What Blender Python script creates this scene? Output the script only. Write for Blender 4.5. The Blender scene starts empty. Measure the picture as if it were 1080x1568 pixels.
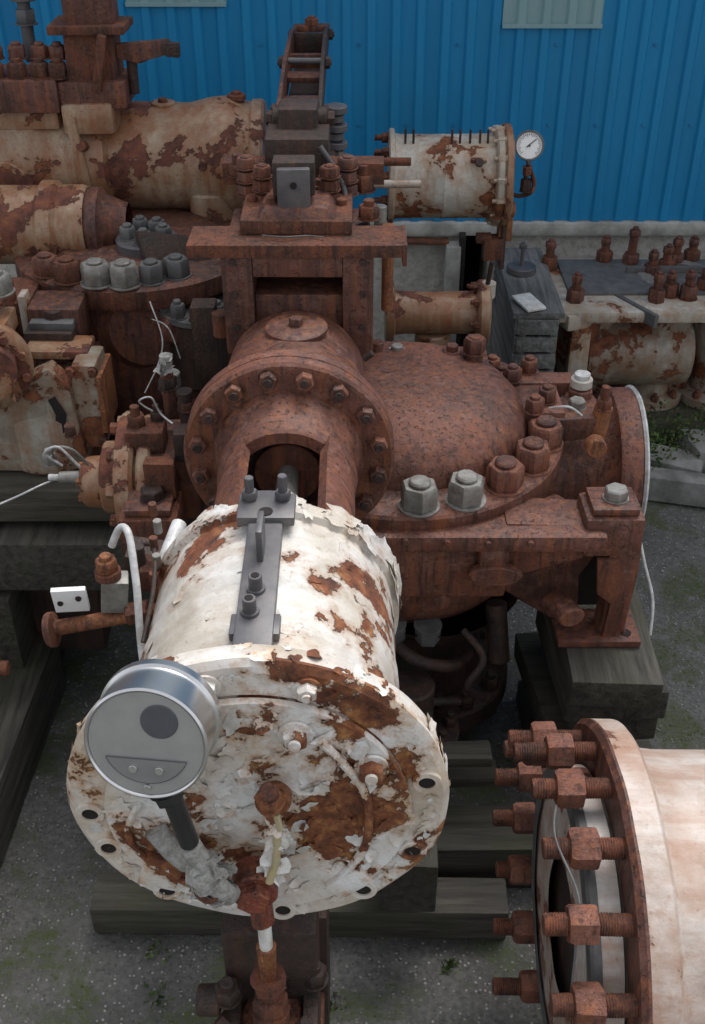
import bpy,bmesh,math,random
from mathutils import Vector,Matrix,noise,Euler
random.seed(7)
R=math.radians
sc=bpy.context.scene
V=Vector
X=V((1,0,0));Y=V((0,1,0));Z=V((0,0,1))
# ------------------------------------------------------------------ materials
def newmat(name):
    m=bpy.data.materials.new(name);m.use_nodes=True
    nt=m.node_tree;bs=nt.nodes['Principled BSDF']
    return m,nt,bs
def N(nt,t,**k):
    n=nt.nodes.new(t)
    for a,b in k.items(): setattr(n,a,b)
    return n
def noise_n(nt,co,scale,detail=6,rough=.6,dist=0):
    n=N(nt,'ShaderNodeTexNoise');n.inputs['Scale'].default_value=scale
    n.inputs['Detail'].default_value=detail;n.inputs['Roughness'].default_value=rough
    n.inputs['Distortion'].default_value=dist
    nt.links.new(co,n.inputs['Vector']);return n.outputs['Fac']
def ramp(nt,fac,stops):
    r=N(nt,'ShaderNodeValToRGB');e=r.color_ramp.elements
    while len(e)<len(stops): e.new(.5)
    for i,(p,c) in enumerate(stops):
        e[i].position=p
        e[i].color=(c,c,c,1) if not isinstance(c,(tuple,list)) else (*c,1)
    nt.links.new(fac,r.inputs['Fac']);return r.outputs['Color']
def mix(nt,f,a,b,mode='MIX'):
    m=N(nt,'ShaderNodeMix',data_type='RGBA',blend_type=mode)
    for s,v in ((0,f),(6,a),(7,b)):
        if isinstance(v,(tuple,list)): m.inputs[s].default_value=(*v,1)
        elif isinstance(v,(int,float)): m.inputs[s].default_value=v if s==0 else (v,v,v,1)
        else: nt.links.new(v,m.inputs[s])
    return m.outputs[2]
def mth(nt,op,a,b=0.0):
    m=N(nt,'ShaderNodeMath',operation=op)
    for i,v in enumerate((a,b)):
        if isinstance(v,(int,float)): m.inputs[i].default_value=v
        else: nt.links.new(v,m.inputs[i])
    return m.outputs[0]
def coords(nt,sc3=(1,1,1)):
    tc=N(nt,'ShaderNodeTexCoord');mp=N(nt,'ShaderNodeMapping');mp.inputs['Scale'].default_value=sc3
    nt.links.new(tc.outputs['Object'],mp.inputs['Vector']);return mp.outputs['Vector']
def bump(nt,bs,h,strength,dist=.01,prev=None):
    b=N(nt,'ShaderNodeBump');b.inputs['Strength'].default_value=strength;b.inputs['Distance'].default_value=dist
    nt.links.new(h,b.inputs['Height'])
    if prev: nt.links.new(prev,b.inputs['Normal'])
    nt.links.new(b.outputs['Normal'],bs.inputs['Normal']);return b.outputs['Normal']

def painted(name,paint=(.74,.72,.67),stain=(.52,.40,.24),r1=(.20,.065,.028),r2=(.06,.025,.016),edge=(.42,.19,.06),
            thr=.5,scale=7,seed=0,rough=.42,streak=.35,halo_w=.06,lowm=.55,spk=.5,patches=(),sdir=(9,9,1.2),halo_a=.65):
    m,nt,bs=newmat(name)
    co=coords(nt);mp=co.node;mp.inputs['Location'].default_value=(seed*3.1,seed*1.7,seed*.9)
    cs=coords(nt,sdir)
    n1=noise_n(nt,co,scale,9,.62,.3)
    n2=noise_n(nt,co,scale*3.3,6,.7)
    nn=mth(nt,'ADD',mth(nt,'MULTIPLY',n1,.72),mth(nt,'MULTIPLY',n2,.28))
    if patches:
        tc=N(nt,'ShaderNodeTexCoord')
        for loc,rad,s in patches:
            d=N(nt,'ShaderNodeVectorMath',operation='DISTANCE');d.inputs[1].default_value=loc
            nt.links.new(tc.outputs['Object'],d.inputs[0])
            f=mth(nt,'MAXIMUM',mth(nt,'SUBTRACT',1.0,mth(nt,'DIVIDE',d.outputs['Value'],rad)),0.0)
            nn=mth(nt,'SUBTRACT',nn,mth(nt,'MULTIPLY',f,s))
    mask=ramp(nt,nn,[(thr,0),(thr+.010,1)])
    halo=ramp(nt,nn,[(thr,1),(thr+halo_w,0)])
    st=noise_n(nt,cs,4,6,.65)
    stm=mth(nt,'MULTIPLY',ramp(nt,st,[(.42,0),(.66,1)]),streak*2)
    low=ramp(nt,noise_n(nt,co,scale*.8,5,.65),[(.40,0),(.62,1)])
    pc=mix(nt,mth(nt,'MULTIPLY',low,lowm),paint,stain)
    pc=mix(nt,mth(nt,'MULTIPLY',stm,.6),pc,edge)
    pc=mix(nt,mth(nt,'MULTIPLY',halo,halo_a),pc,edge)
    sp=ramp(nt,noise_n(nt,co,scale*22,4,.7),[(.60,0),(.66,1)])
    pc=mix(nt,mth(nt,'MULTIPLY',sp,spk),pc,r1)
    gr=ramp(nt,noise_n(nt,co,scale*2,6,.7),[(.48,0),(.7,.45)])
    pc=mix(nt,gr,pc,mix(nt,.5,stain,(.10,.095,.085)))
    rn=noise_n(nt,co,scale*5,8,.7)
    rc=ramp(nt,rn,[(.35,r2),(.52,r1),(.70,edge)])
    nt.links.new(mix(nt,mask,rc,pc),bs.inputs['Base Color'])
    nt.links.new(mix(nt,mask,.85,rough),bs.inputs['Roughness'])
    h=mth(nt,'ADD',mth(nt,'MULTIPLY',mask,1.0),mth(nt,'MULTIPLY',rn,.55))
    pn=bump(nt,bs,h,1.0,.0032)
    bump(nt,bs,noise_n(nt,co,scale*1.5,5,.55),.4,.012,pn)
    return m
def primer(name,a=(.185,.070,.047),b=(.080,.033,.024),c=(.33,.185,.14),rough=.57,scale=5,seed=0,spots=.45,orange=(.29,.095,.03),om=.5):
    m,nt,bs=newmat(name)
    co=coords(nt);co.node.inputs['Location'].default_value=(seed*2.1,seed,seed*.7)
    cs=coords(nt,(11,11,.9))
    n1=noise_n(nt,co,scale,9,.68,.2);n2=noise_n(nt,co,scale*11,6,.7)
    col=mix(nt,ramp(nt,n1,[(.38,0),(.60,1)]),b,a)
    col=mix(nt,mth(nt,'MULTIPLY',ramp(nt,n2,[(.50,0),(.7,1)]),spots),col,c)
    st=ramp(nt,noise_n(nt,cs,5,5,.6),[(.48,0),(.66,1)])
    col=mix(nt,mth(nt,'MULTIPLY',st,om),col,orange)
    st2=ramp(nt,noise_n(nt,cs,8,5,.65),[(.52,0),(.64,1)])
    col=mix(nt,mth(nt,'MULTIPLY',st2,.7),col,(.036,.018,.014))
    sp=ramp(nt,noise_n(nt,co,scale*24,3,.6),[(.60,0),(.67,1)])
    col=mix(nt,mth(nt,'MULTIPLY',sp,.5),col,(.035,.018,.014))
    nt.links.new(col,bs.inputs['Base Color'])
    nt.links.new(mth(nt,'ADD',mth(nt,'MULTIPLY',n1,.6),rough-.31),bs.inputs['Roughness'])
    p=bump(nt,bs,mth(nt,'SUBTRACT',n2,mth(nt,'MULTIPLY',sp,.5)),.85,.0028)
    bump(nt,bs,n1,.45,.010,p)
    return m
def plain(name,c1,c2,rough=.6,metal=0,scale=20,bs_=.3,bd=.002,st=(1,1,1),spec=.5):
    m,nt,bs=newmat(name);co=coords(nt,st)
    n=noise_n(nt,co,scale,6,.65)
    nt.links.new(mix(nt,ramp(nt,n,[(.35,0),(.65,1)]),c1,c2),bs.inputs['Base Color'])
    bs.inputs['Roughness'].default_value=rough;bs.inputs['Metallic'].default_value=metal
    bs.inputs['Specular IOR Level'].default_value=spec
    bump(nt,bs,n,bs_,bd);return m
cx,cz=-.104,.884
M_prim=primer('brown_primer')
M_prim2=primer('brown_primer_dark',a=(.135,.050,.035),b=(.058,.025,.019),c=(.24,.13,.10),seed=3,rough=.6)
M_rust=primer('rusted_steel',a=(.165,.056,.030),b=(.05,.022,.016),c=(.29,.125,.075),scale=14,seed=5,rough=.8,spots=.5,om=.3)
M_nutr=primer('rusted_nut',a=(.235,.09,.058),b=(.11,.043,.030),c=(.40,.21,.15),scale=18,seed=7,rough=.62)
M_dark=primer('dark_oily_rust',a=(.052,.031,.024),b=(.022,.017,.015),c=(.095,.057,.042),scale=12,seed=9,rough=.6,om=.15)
M_orng=primer('orange_rust',a=(.34,.125,.042),b=(.15,.05,.024),c=(.55,.32,.18),scale=18,seed=8,rough=.6)
M_white=painted('flaking_white_paint',paint=(.78,.78,.765),stain=(.50,.43,.33),thr=.430,scale=7.5,seed=1,rough=.28,streak=.20,halo_w=.055,spk=.35,lowm=.75,sdir=(2,12,2),edge=(.36,.18,.08),
  patches=[((cx-.10,1.06,cz+.125),.11,.07),((cx+.06,.95,cz+.15),.07,.05),((cx-.05,1.10,cz+.15),.08,.06),((cx+.13,.90,cz+.10),.07,.04),((cx-.15,.95,cz+.06),.08,.05),((cx-.11,.90,cz+.12),.06,.05)])
M_whitef=painted('flaking_white_paint_plate',paint=(.80,.80,.79),stain=(.56,.42,.27),thr=.444,scale=8,seed=2,rough=.4,streak=.06,r1=(.20,.068,.028),r2=(.06,.022,.013),edge=(.46,.23,.08),halo_w=.055,lowm=.7,spk=.3,halo_a=.8,
  patches=[((cx+.095,.80,cz-.03),.07,.20),((cx-.09,.80,cz-.075),.055,.09),((cx,.80,cz+.15),.08,.06),((cx-.06,.80,cz+.03),.05,.08),((cx+.15,.80,cz-.01),.04,.12),((cx+.11,.80,cz+.13),.06,.06),((cx+.03,.8,cz-.12),.05,.07),((cx-.04,.8,cz-.17),.06,.06)])
M_cream=painted('rusty_cream_paint',paint=(.46,.38,.27),stain=(.28,.15,.08),thr=.462,scale=6,seed=4,streak=.7,edge=(.25,.09,.035),r1=(.15,.052,.034),r2=(.055,.022,.016),halo_w=.12,lowm=.9,spk=.7,rough=.36)
M_cream2=painted('cream_paint',paint=(.60,.59,.54),stain=(.36,.31,.24),thr=.42,scale=7,seed=6,streak=.45,edge=(.32,.145,.05),halo_w=.09,lowm=.75)
M_cast=painted('grimy_cream_casting',paint=(.40,.385,.34),stain=(.20,.17,.12),thr=.44,scale=9,seed=14,streak=.6,edge=(.22,.10,.045),halo_w=.10,lowm=.9)
M_redw=painted('worn_red_over_white',paint=(.64,.63,.60),stain=(.44,.31,.24),thr=.425,scale=6,seed=11,streak=.5,edge=(.36,.19,.12),r1=(.24,.10,.07),lowm=.95,sdir=(1.2,8,8),spk=.3)
M_flake=plain('paint_flake',(.76,.76,.75),(.52,.49,.43),.45,scale=60,bs_=.3)
M_grey=plain('grey_bracket',(.085,.085,.095),(.14,.13,.13),.45,.2,scale=30)
M_greyn=plain('galvanised_nut',(.33,.33,.31),(.18,.16,.14),.5,.35,scale=45)
M_steel=plain('bright_steel',(.78,.78,.78),(.66,.66,.66),.30,1,scale=14,bs_=.05)
M_steelb=plain('gauge_back_steel',(.42,.415,.405),(.36,.355,.35),.42,.4,scale=30,bs_=.06,bd=.0005)
M_plate=plain('gauge_label_plate',(.30,.30,.295),(.26,.26,.26),.4,.4,scale=40,bs_=.05,bd=.0005)
M_plug=plain('grey_rubber',(.085,.09,.10),(.07,.072,.08),.5,scale=40,bs_=.1,bd=.0005)
M_blk=plain('black_fitting',(.03,.03,.032),(.02,.02,.02),.4,scale=30)
M_dark_fill=plain('painted_dark_fill',(.012,.01,.009),(.02,.014,.012),.9,scale=30)  # near-black colour, mostly painted in for the shade inside holes and openings
M_dial=plain('dial_white',(.85,.85,.84),(.8,.8,.8),.3,scale=30,bs_=.0)
M_wire=plain('white_cable',(.66,.67,.68),(.40,.39,.37),.4,scale=60)
M_tape=plain('clear_tape',(.46,.46,.44),(.22,.21,.185),.16,scale=70,bs_=1,bd=.008)
M_gasket=plain('gasket_grey',(.14,.14,.14),(.08,.08,.08),.6,scale=30)
M_yel=plain('yellowed_tube',(.50,.42,.22),(.40,.34,.24),.45,scale=50)
M_redf=primer('red_brass_fitting',a=(.27,.06,.035),b=(.11,.03,.02),c=(.5,.25,.15),scale=20,rough=.35,seed=2)
def wood(name,a,b,moss=.0,d=(1,12,12)):
    m,nt,bs=newmat(name);co=coords(nt,d)
    n=noise_n(nt,co,5,8,.65,.3);c0=coords(nt);n2=noise_n(nt,c0,5,6,.65);n3=noise_n(nt,c0,2.2,5,.6)
    col=mix(nt,ramp(nt,n,[(.35,0),(.65,1)]),a,b)
    col=mix(nt,ramp(nt,n3,[(.4,.55),(.6,0)]),col,(.03,.027,.023))
    col=mix(nt,mth(nt,'MULTIPLY',ramp(nt,n2,[(.48,0),(.62,1)]),moss),col,(.048,.056,.022))
    nt.links.new(col,bs.inputs['Base Color']);bs.inputs['Roughness'].default_value=.75
    bump(nt,bs,n,.9,.008);return m
M_woodx=wood('weathered_timber_x',(.026,.023,.019),(.095,.085,.068),.45)
M_woody=wood('weathered_timber_y',(.024,.021,.018),(.10,.092,.076),.35,(12,1,12))
M_woodg=wood('grey_crate_wood',(.10,.10,.10),(.27,.27,.265),.05,(12,1,12))
M_woodm=wood('mossy_timber',(.045,.04,.03),(.11,.10,.075),.8)

# ------------------------------------------------------------------ builder
def frame(ax,ref=None):
    z=V(ax).normalized()
    if ref is None: ref=Z if abs(z.z)<.8 else X
    x=(V(ref)-z*z.dot(V(ref))).normalized()
    return x,z.cross(x),z
class B:
    def __init__(s,name): s.name=name;s.bm=bmesh.new();s.m=[]
    def mi(s,m):
        if m not in s.m: s.m.append(m)
        return s.m.index(m)
    def face(s,vs,k):
        try: f=s.bm.faces.new(vs);f.material_index=k;f.smooth=True;return f
        except ValueError: return None
    def lathe(s,prof,o,ax,mat,seg=32,ref=None,a0=0,a1=2*math.pi,closed=False,sc=(1,1)):
        x,y,z=frame(ax,ref);o=V(o);k=s.mi(mat)
        full=abs(a1-a0-2*math.pi)<1e-4
        n=seg if full else seg+1
        rings=[]
        for (r,h) in prof:
            if r<1e-6 and full: rings.append([s.bm.verts.new(o+z*h)])
            else: rings.append([s.bm.verts.new(o+z*h+x*(r*sc[0]*math.cos(a0+(a1-a0)*i/seg))+y*(r*sc[1]*math.sin(a0+(a1-a0)*i/seg))) for i in range(n)])
        pairs=list(zip(rings,rings[1:]))
        if closed: pairs.append((rings[-1],rings[0]))
        for A,C in pairs:
            for i in range(seg):
                j=(i+1)%n if full else i+1
                a=[A[0]] if len(A)==1 else [A[i],A[j]]
                c=[C[0]] if len(C)==1 else [C[j],C[i]]
                if len(a)+len(c)>2: s.face(a+c,k)
        if not full and closed:
            s.face([r[0] for r in rings],k);s.face([r[-1] for r in rings][::-1],k)
    def cyl(s,o,ax,r,h,mat,seg=28,c=None,ref=None,r2=None,sc=(1,1)):
        if c is None: c=min(r,h)*.1
        r2=r if r2 is None else r2
        s.lathe([(0,0),(r-c,0),(r,c),(r2,h-c),(r2-c,h),(0,h)],o,ax,mat,seg,ref,sc=sc)
    def tubeh(s,o,ax,ri,ro,h,mat,seg=32):
        c=(ro-ri)*.12
        s.lathe([(ri,0),(ro-c,0),(ro,c),(ro,h-c),(ro-c,h),(ri,h)],o,ax,mat,seg,closed=True)
    def nut(s,o,ax,af,h,mat,stud=0,sm=None,sr=None,ref=None,washer=True,thread=False):
        Rr=af/math.sqrt(3);a=random.random()*6
        x,y,z=frame(ax,ref);rf=x*math.cos(a)+y*math.sin(a)
        if washer: s.cyl(o,ax,Rr*1.1,h*.08,mat,20);o=V(o)+z*h*.08
        s.lathe([(0,0),(Rr*.93,0),(Rr,h*.07),(Rr,h*.86),(Rr*.88,h),(0,h)],o,ax,mat,6,rf)
        sr=sr or af*.30
        if stud:
            if thread: s.stud(V(o)+z*(h-.001),ax,sr,stud,sm or mat)
            else: s.cyl(V(o)+z*(h-.001),ax,sr,stud,sm or mat,14,sr*.15)
    def stud(s,o,ax,r,h,mat):
        p=.0035;n=max(2,int(h/p));pr=[(0,0)]
        for i in range(n): pr+=[(r*.9,i*p),(r,i*p+p*.5)]
        pr+=[(r*.85,h),(0,h)]
        s.lathe(pr,o,ax,mat,16)
    def bev(s,fs,off,seg=2):
        ed={e for f in fs if f for e in f.edges}
        bmesh.ops.bevel(s.bm,geom=list(ed),offset=off,segments=seg,affect='EDGES',profile=.6,material=-1)
    def box(s,c,sz,mat,rot=(0,0,0),bv=.003,taper=1):
        M=Matrix.Translation(V(c))@Euler([R(a) for a in rot]).to_matrix().to_4x4()
        k=s.mi(mat);vs=[]
        for dz in (-.5,.5):
            t=1 if dz<0 else taper
            for dx,dy in ((-.5,-.5),(.5,-.5),(.5,.5),(-.5,.5)):
                vs.append(s.bm.verts.new(M@V((dx*sz[0]*t,dy*sz[1]*t,dz*sz[2]))))
        fs=[s.face([vs[i] for i in f],k) for f in ((3,2,1,0),(4,5,6,7),(0,1,5,4),(1,2,6,5),(2,3,7,6),(3,0,4,7))]
        if bv: s.bev(fs,min(bv,min(sz)*.3))
    def prism(s,pts,o,ax,ref,h,mat,bv=.003):
        x,y,z=frame(ax,ref);o=V(o);k=s.mi(mat)
        a=[s.bm.verts.new(o+x*p+y*q) for p,q in pts];b=[s.bm.verts.new(o+x*p+y*q+z*h) for p,q in pts]
        fs=[s.face(a[::-1],k),s.face(b,k)]
        n=len(pts)
        for i in range(n): fs.append(s.face([a[i],a[(i+1)%n],b[(i+1)%n],b[i]],k))
        if bv: s.bev(fs,bv)
    def tube(s,path,r,mat,seg=10,sub=6):
        P=[V(p) for p in path]
        if len(P)>2 and sub>1:
            Q=[]
            for i in range(len(P)-1):
                p0=P[max(i-1,0)];p1=P[i];p2=P[i+1];p3=P[min(i+2,len(P)-1)]
                for j in range(sub):
                    t=j/sub
                    Q.append(.5*((2*p1)+(p2-p0)*t+(2*p0-5*p1+4*p2-p3)*t*t+(3*p1-p0-3*p2+p3)*t**3))
            Q.append(P[-1]);P=Q
        k=s.mi(mat);rings=[];prev=None
        for i,p in enumerate(P):
            d=(P[min(i+1,len(P)-1)]-P[max(i-1,0)]).normalized()
            if prev is None: x,y,_=frame(d)
            else:
                x=(prev-d*d.dot(prev)).normalized();y=d.cross(x)
            prev=x
            rings.append([s.bm.verts.new(p+x*r*math.cos(6.28318*j/seg)+y*r*math.sin(6.28318*j/seg)) for j in range(seg)])
        for A,C in zip(rings,rings[1:]):
            for j in range(seg): s.face([A[j],A[(j+1)%seg],C[(j+1)%seg],C[j]],k)
        s.face(rings[0][::-1],k);s.face(rings[-1],k)
    def flake(s,o,n,size,mat,lift=.3,el=1.0):
        x,y,z=frame(n);a=random.random()*6.28
        x,y=x*math.cos(a)+y*math.sin(a),y*math.cos(a)-x*math.sin(a)
        o=V(o);k=s.mi(mat);m=random.randint(10,15)
        c=s.bm.verts.new(o+z*size*.02)
        inner=[];outer=[];ld=random.random()*6.28
        for i in range(m):
            t=6.28318*i/m;rr=size*random.uniform(.45,1.2)
            l=max(0,math.cos(t-ld))**1.5
            inner.append(s.bm.verts.new(o+x*rr*.55*el*math.cos(t)+y*rr*.55*math.sin(t)+z*(size*lift*.2*l+size*.02)))
            outer.append(s.bm.verts.new(o+x*rr*el*math.cos(t)+y*rr*math.sin(t)+z*(size*lift*l*random.uniform(.6,1.3)-size*.04)))
        for i in range(m):
            j=(i+1)%m
            s.face([c,inner[i],inner[j]],k);s.face([inner[i],outer[i],outer[j],inner[j]],k)
    def circle(s,o,ax,ref,r,n,fn,a0=0,span=360):
        x,y,z=frame(ax,ref)
        for i in range(n):
            a=R(a0+span*i/n);fn(V(o)+x*r*math.cos(a)+y*r*math.sin(a),a)
    def done(s,jit=.0008,js=9,angle=38):
        bm=s.bm
        bmesh.ops.recalc_face_normals(bm,faces=bm.faces)
        for f in bm.faces: f.smooth=True
        if jit:
            for v in bm.verts:
                v.co+=noise.noise_vector(v.co*js)*jit
        me=bpy.data.meshes.new(s.name);bm.to_mesh(me);bm.free()
        for m in s.m: me.materials.append(m)
        me.set_sharp_from_angle(angle=R(angle))
        o=bpy.data.objects.new(s.name,me);sc.collection.objects.link(o);return o
def group(name,parts):
    e=bpy.data.objects.new(name,None);sc.collection.objects.link(e)
    for p in parts: p.parent=e
    return e

# ================================================================== MAIN VALVE
ax0=V((cx,0,cz))
def A(y,dx=0,dz=0): return V((ax0.x+dx,y,ax0.z+dz))
b=B('spring_actuator')
b.lathe([(0,0),(.10,0),(.204,0),(.212,.006),(.212,.026),(.206,.034),(.178,.038),(.166,.05),(.160,.07),(.160,.12),(.160,.17),(.1625,.175),(.1625,.19),(.160,.195),(.160,.26),(.160,.325),(.168,.33),(.168,.352),(.160,.358),(.11,.36),(0,.36)],A(.815),Y,M_white,96)
b.lathe([(0,0),(.162,0),(.168,.005),(.168,.014),(0,.014)],A(.8145),-Y,M_whitef,96)
b.lathe([(.168,0),(.205,0),(.2125,.006),(.2125,.010),(.168,.010)],A(.8135),Y,M_whitef,96)
def painted_hole(p):
    q=p-Y*.001
    b.tubeh(q+Y*.002,-Y,.0095,.0165,.006,M_whitef,20)
    b.cyl(q-Y*.0005,-Y,.0098,.0012,M_dark_fill,20)  # no real hole: black disc paints the dark inside the lip
def bolt(p,big=1):
    b.cyl(p,-Y,.017*big,.004,M_whitef,20);b.lathe([(0,0),(.0125*big,0),(.0125*big,.008),(.010*big,.011),(0,.011)],p-Y*.004,-Y,M_white,6,Z)
    b.cyl(p-Y*.0149,-Y,.006*big,.004,M_whitef,14)
for ang in (12,-24,-52,-84,-128,-158,-176):
    a=R(ang);painted_hole(V((ax0.x+.189*math.cos(a),.8135,ax0.z+.189*math.sin(a))))
for ang in (72,104,150):
    a=R(ang);bolt(V((ax0.x+.187*math.cos(a),.8135,ax0.z+.187*math.sin(a))),.9)
bolt(V((ax0.x+.045,.8,ax0.z+.125)),1.1);bolt(V((ax0.x+.125,.8,ax0.z+.075)),1.15)
b.box(A(.797,-.115,-.095),(.045,.012,.05),M_whitef,(0,20,0))
b.box(A(.797,.10,-.115),(.05,.012,.03),M_whitef,(0,-40,0))
b.tube([A(.797,.07,.12),A(.795,.115,.05),A(.795,.12,-.04),A(.797,.09,-.11)],.005,M_whitef,8)
b.tube([A(.797,-.13,.02),A(.795,-.145,-.03),A(.796,-.12,-.09),A(.797,-.07,-.13)],.004,M_whitef,8)
def wh(): return M_flake if random.random()<.13 else M_whitef
for i in range(190):
    a=random.random()*6.28;r=.158*math.sqrt(random.random())
    b.flake(A(.7997,r*math.cos(a),r*math.sin(a)),-Y,random.uniform(.003,.013),wh(),random.uniform(.15,.9),random.uniform(1,1.9))
for i in range(110):
    a=random.random()*6.28
    b.flake(A(.8125,.19*math.cos(a),.19*math.sin(a)),-Y,random.uniform(.003,.010),wh(),random.uniform(.1,.6),random.uniform(1,1.6))
for i in range(90):
    a=R(random.uniform(5,175));n=V((math.cos(a),0,math.sin(a)));yy=random.choice([random.uniform(.885,1.14),random.uniform(1.145,1.17)])
    rr=.1603 if yy<1.14 else .1683
    b.flake(A(yy)+n*rr,n,random.uniform(.004,.014),M_white,random.uniform(.1,.4),random.uniform(1,1.8))
for i in range(16):
    a=R(random.uniform(5,60));n=V((math.cos(a),0,math.sin(a)))
    b.flake(A(random.uniform(1.15,1.175))+n*.1685,n,random.uniform(.012,.022),M_white,random.uniform(.1,.3),1.5)
for i in range(40):
    a=R(random.uniform(0,180));n=V((math.cos(a),0,math.sin(a)))
    b.flake(A(random.uniform(.82,.84))+n*.2123,n,random.uniform(.004,.012),wh(),random.uniform(.1,.5))
act=b.done(.0022,16)
b=B('top_bracket')
zt=.884+.163
b.box((-.108,1.03,zt+.004),(.043,.30,.016),M_grey)
b.box((-.108,1.135,zt+.012),(.072,.055,.014),M_grey)
b.cyl((-.108,1.12,zt+.0195),Z,.009,.001,M_dark_fill,16)
b.box((-.109,1.05,zt+.03),(.008,.045,.05),M_grey)
b.box((-.1075,.92,zt+.003),(.056,.035,.012),M_grey)
for x_,y_,h_ in ((-.130,1.15,.03),(-.088,1.15,.034)):
    b.nut((x_,y_,zt+.018),Z,.018,.012,M_grey,h_*.7,M_grey,.006)
for x_,y_ in ((-.110,.975),(-.114,.935)):
    b.cyl((x_,y_,zt+.011),Z,.008,.022,M_grey,16);b.cyl((x_,y_,zt+.033),Z,.005,.0008,M_dark_fill,10)
    b.cyl((x_,y_,zt+.011),Z,.011,.005,M_grey,16)
brk=b.done(.0003)
b=B('end_plate_fittings')
b.cyl(A(.80,.02,.035),(0,-1,.2),.017,.02,M_orng,20)
b.cyl(A(.785,.02,.04),(-.1,-.5,.9),.010,.045,M_rust,16)
b.nut(A(.775,.017,.05),(-.1,-.4,.9),.026,.016,M_orng,.012)
b.tube([A(.775,.022,.03),A(.77,.024,.01),A(.765,.02,-.03),A(.76,.012,-.065)],.005,M_yel)
for i in range(16): b.flake(A(.768,.018+random.uniform(-.014,.014),.02-.095*random.random()),(random.uniform(-.5,.5),-1,.3),random.uniform(.006,.012),M_flake if i%3 else M_whitef,.8,el=1.6)
b.cyl(A(.79,-.005,-.085),(.0,-1,.1),.026,.035,M_redf,24)
b.nut(A(.757,-.005,-.083),(0,-1,.1),.034,.014,M_redf)
b.cyl(A(.765,.0,-.105),(.05,-.15,-1),.013,.035,M_redf,18)
b.cyl(A(.760,.002,-.138),(.05,-.1,-1),.008,.05,M_flake,14)
b.cyl(A(.757,.004,-.18),(.02,-.1,-1),.012,.06,M_orng,16,r2=.009)
b.nut(A(.752,.004,-.235),(0,-.05,-1),.034,.02,M_rust)
b.tube([A(.745,-.03,-.068),A(.74,-.042,-.045),A(.745,-.055,-.02),A(.75,-.07,.012)],.0125,M_tape,14)
b.cyl(A(.752,-.045,-.058),(-.4,-.5,.6),.019,.02,M_rust,18)
b.nut(A(.744,-.052,-.035),(-.5,-.3,.8),.032,.018,M_tape)
for i in range(26): b.flake(A(.743+random.uniform(-.012,.012),-.048+random.uniform(-.02,.02),-.045+random.uniform(-.03,.035)),(random.uniform(-.6,.6),-1,.6),random.uniform(.006,.013),M_tape,1)
b.tube([A(.76,-.05,-.03),A(.775,-.08,-.045),A(.79,-.105,-.035),A(.797,-.115,-.02)],.013,M_tape,12)
fit=b.done(.0025,45)
# ---- gauge (seen from its back)
gc=V((-.198,.735,1.064));gn=V((-.10,-.94,.25)).normalized()
b=B('case')
b.lathe([(0,-.060),(.058,-.060),(.062,-.056),(.062,-.046),(.0590,-.044),(.0590,-.004),(.0612,-.002),(.0612,.001),(.059,.0028),(.0575,.0018),(.0568,.000),(0,.000)],gc,gn,M_steel,72,Z)
gx,gy,gz=frame(gn,Z)
b.lathe([(0,0),(.0564,0),(.0564,.0007),(0,.0007)],gc+gz*.0002,gn,M_steelb,64,Z)
side=gz.cross(gx)
b.cyl(gc+gx*.026-side*.014,gn,.0185,.0022,M_plug,36,.0008)
seg=[(.043*math.cos(R(112+i*136/16)),.043*math.sin(R(112+i*136/16))) for i in range(17)]
b.prism(seg,gc+gz*.0008,gn,gx,.0016,M_plate,.0005)
b.tube([gc+gz*.0022+gx*(.043*math.cos(R(112+i*136/16)))+gy*(.043*math.sin(R(112+i*136/16))) for i in range(17)]+[gc+gz*.0022+gx*(.043*math.cos(R(112)))+gy*(.043*math.sin(R(112)))],.0006,M_plug,6,1)
for sx in (-1,1): b.cyl(gc-gx*.027+side*sx*.013+gz*.002,gn,.0042,.003,M_steel,16)
b.cyl(gc-gx*.048+gz*.001,gn,.0035,.003,M_steel,16)
g1=b.done(0)
b=B('stem')
p0=gc-gx*.060-gz*.018
b.cyl(gc-gx*.056-gz*.020,-gx,.012,.012,M_steel,18)
tgt=A(.75,-.066,.0)
b.cyl(p0+V((.015,0,-.004)),(tgt-p0-V((.015,0,-.004))),.0105,(tgt-p0).length*.8,M_blk,18)
b.nut(p0+V((.010,0,.0)),(tgt-p0),.028,.018,M_blk)
g2=b.done(0)
group('pressure_gauge',[g1,g2])
# ---- yoke + flange + bonnet
b=B('yoke')
for s0 in (0,1):
    a=R(38) if s0==0 else R(-38-50)
    b.lathe([(.088,0),(.108,0),(.108,.25),(.113,.29),(.088,.29)],A(1.17),Y,M_prim,14,Z,a,a+R(50),closed=True)
    a=R(142-18) if s0==0 else R(-142-32+0)
    b.lathe([(.088,0),(.108,0),(.108,.29),(.088,.29)],A(1.17),Y,M_prim,10,Z,a,a+R(50),closed=True)
b.lathe([(.080,0),(.100,-.002),(.107,.006),(.110,.045),(.124,.075),(.126,.09),(.075,.09),(.072,.03)],A(1.45),Y,M_prim,64,closed=True)
b.cyl(A(1.50),Y,.09,.02,M_dark,40)
b.cyl(A(1.485),Y,.055,.02,M_prim2,32)
b.circle(A(1.50),-Y,Z,.068,8,lambda p,a:b.nut(p,-Y,.014,.008,M_dark),22)
b.cyl(A(1.20),Y,.018,.30,M_greyn,24)
b.cyl(A(1.37),Y,.026,.03,M_flake,24);b.cyl(A(1.30),Y,.036,.05,M_rust,28);b.tubeh(A(1.27),Y,.018,.055,.03,M_prim,30)
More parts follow.
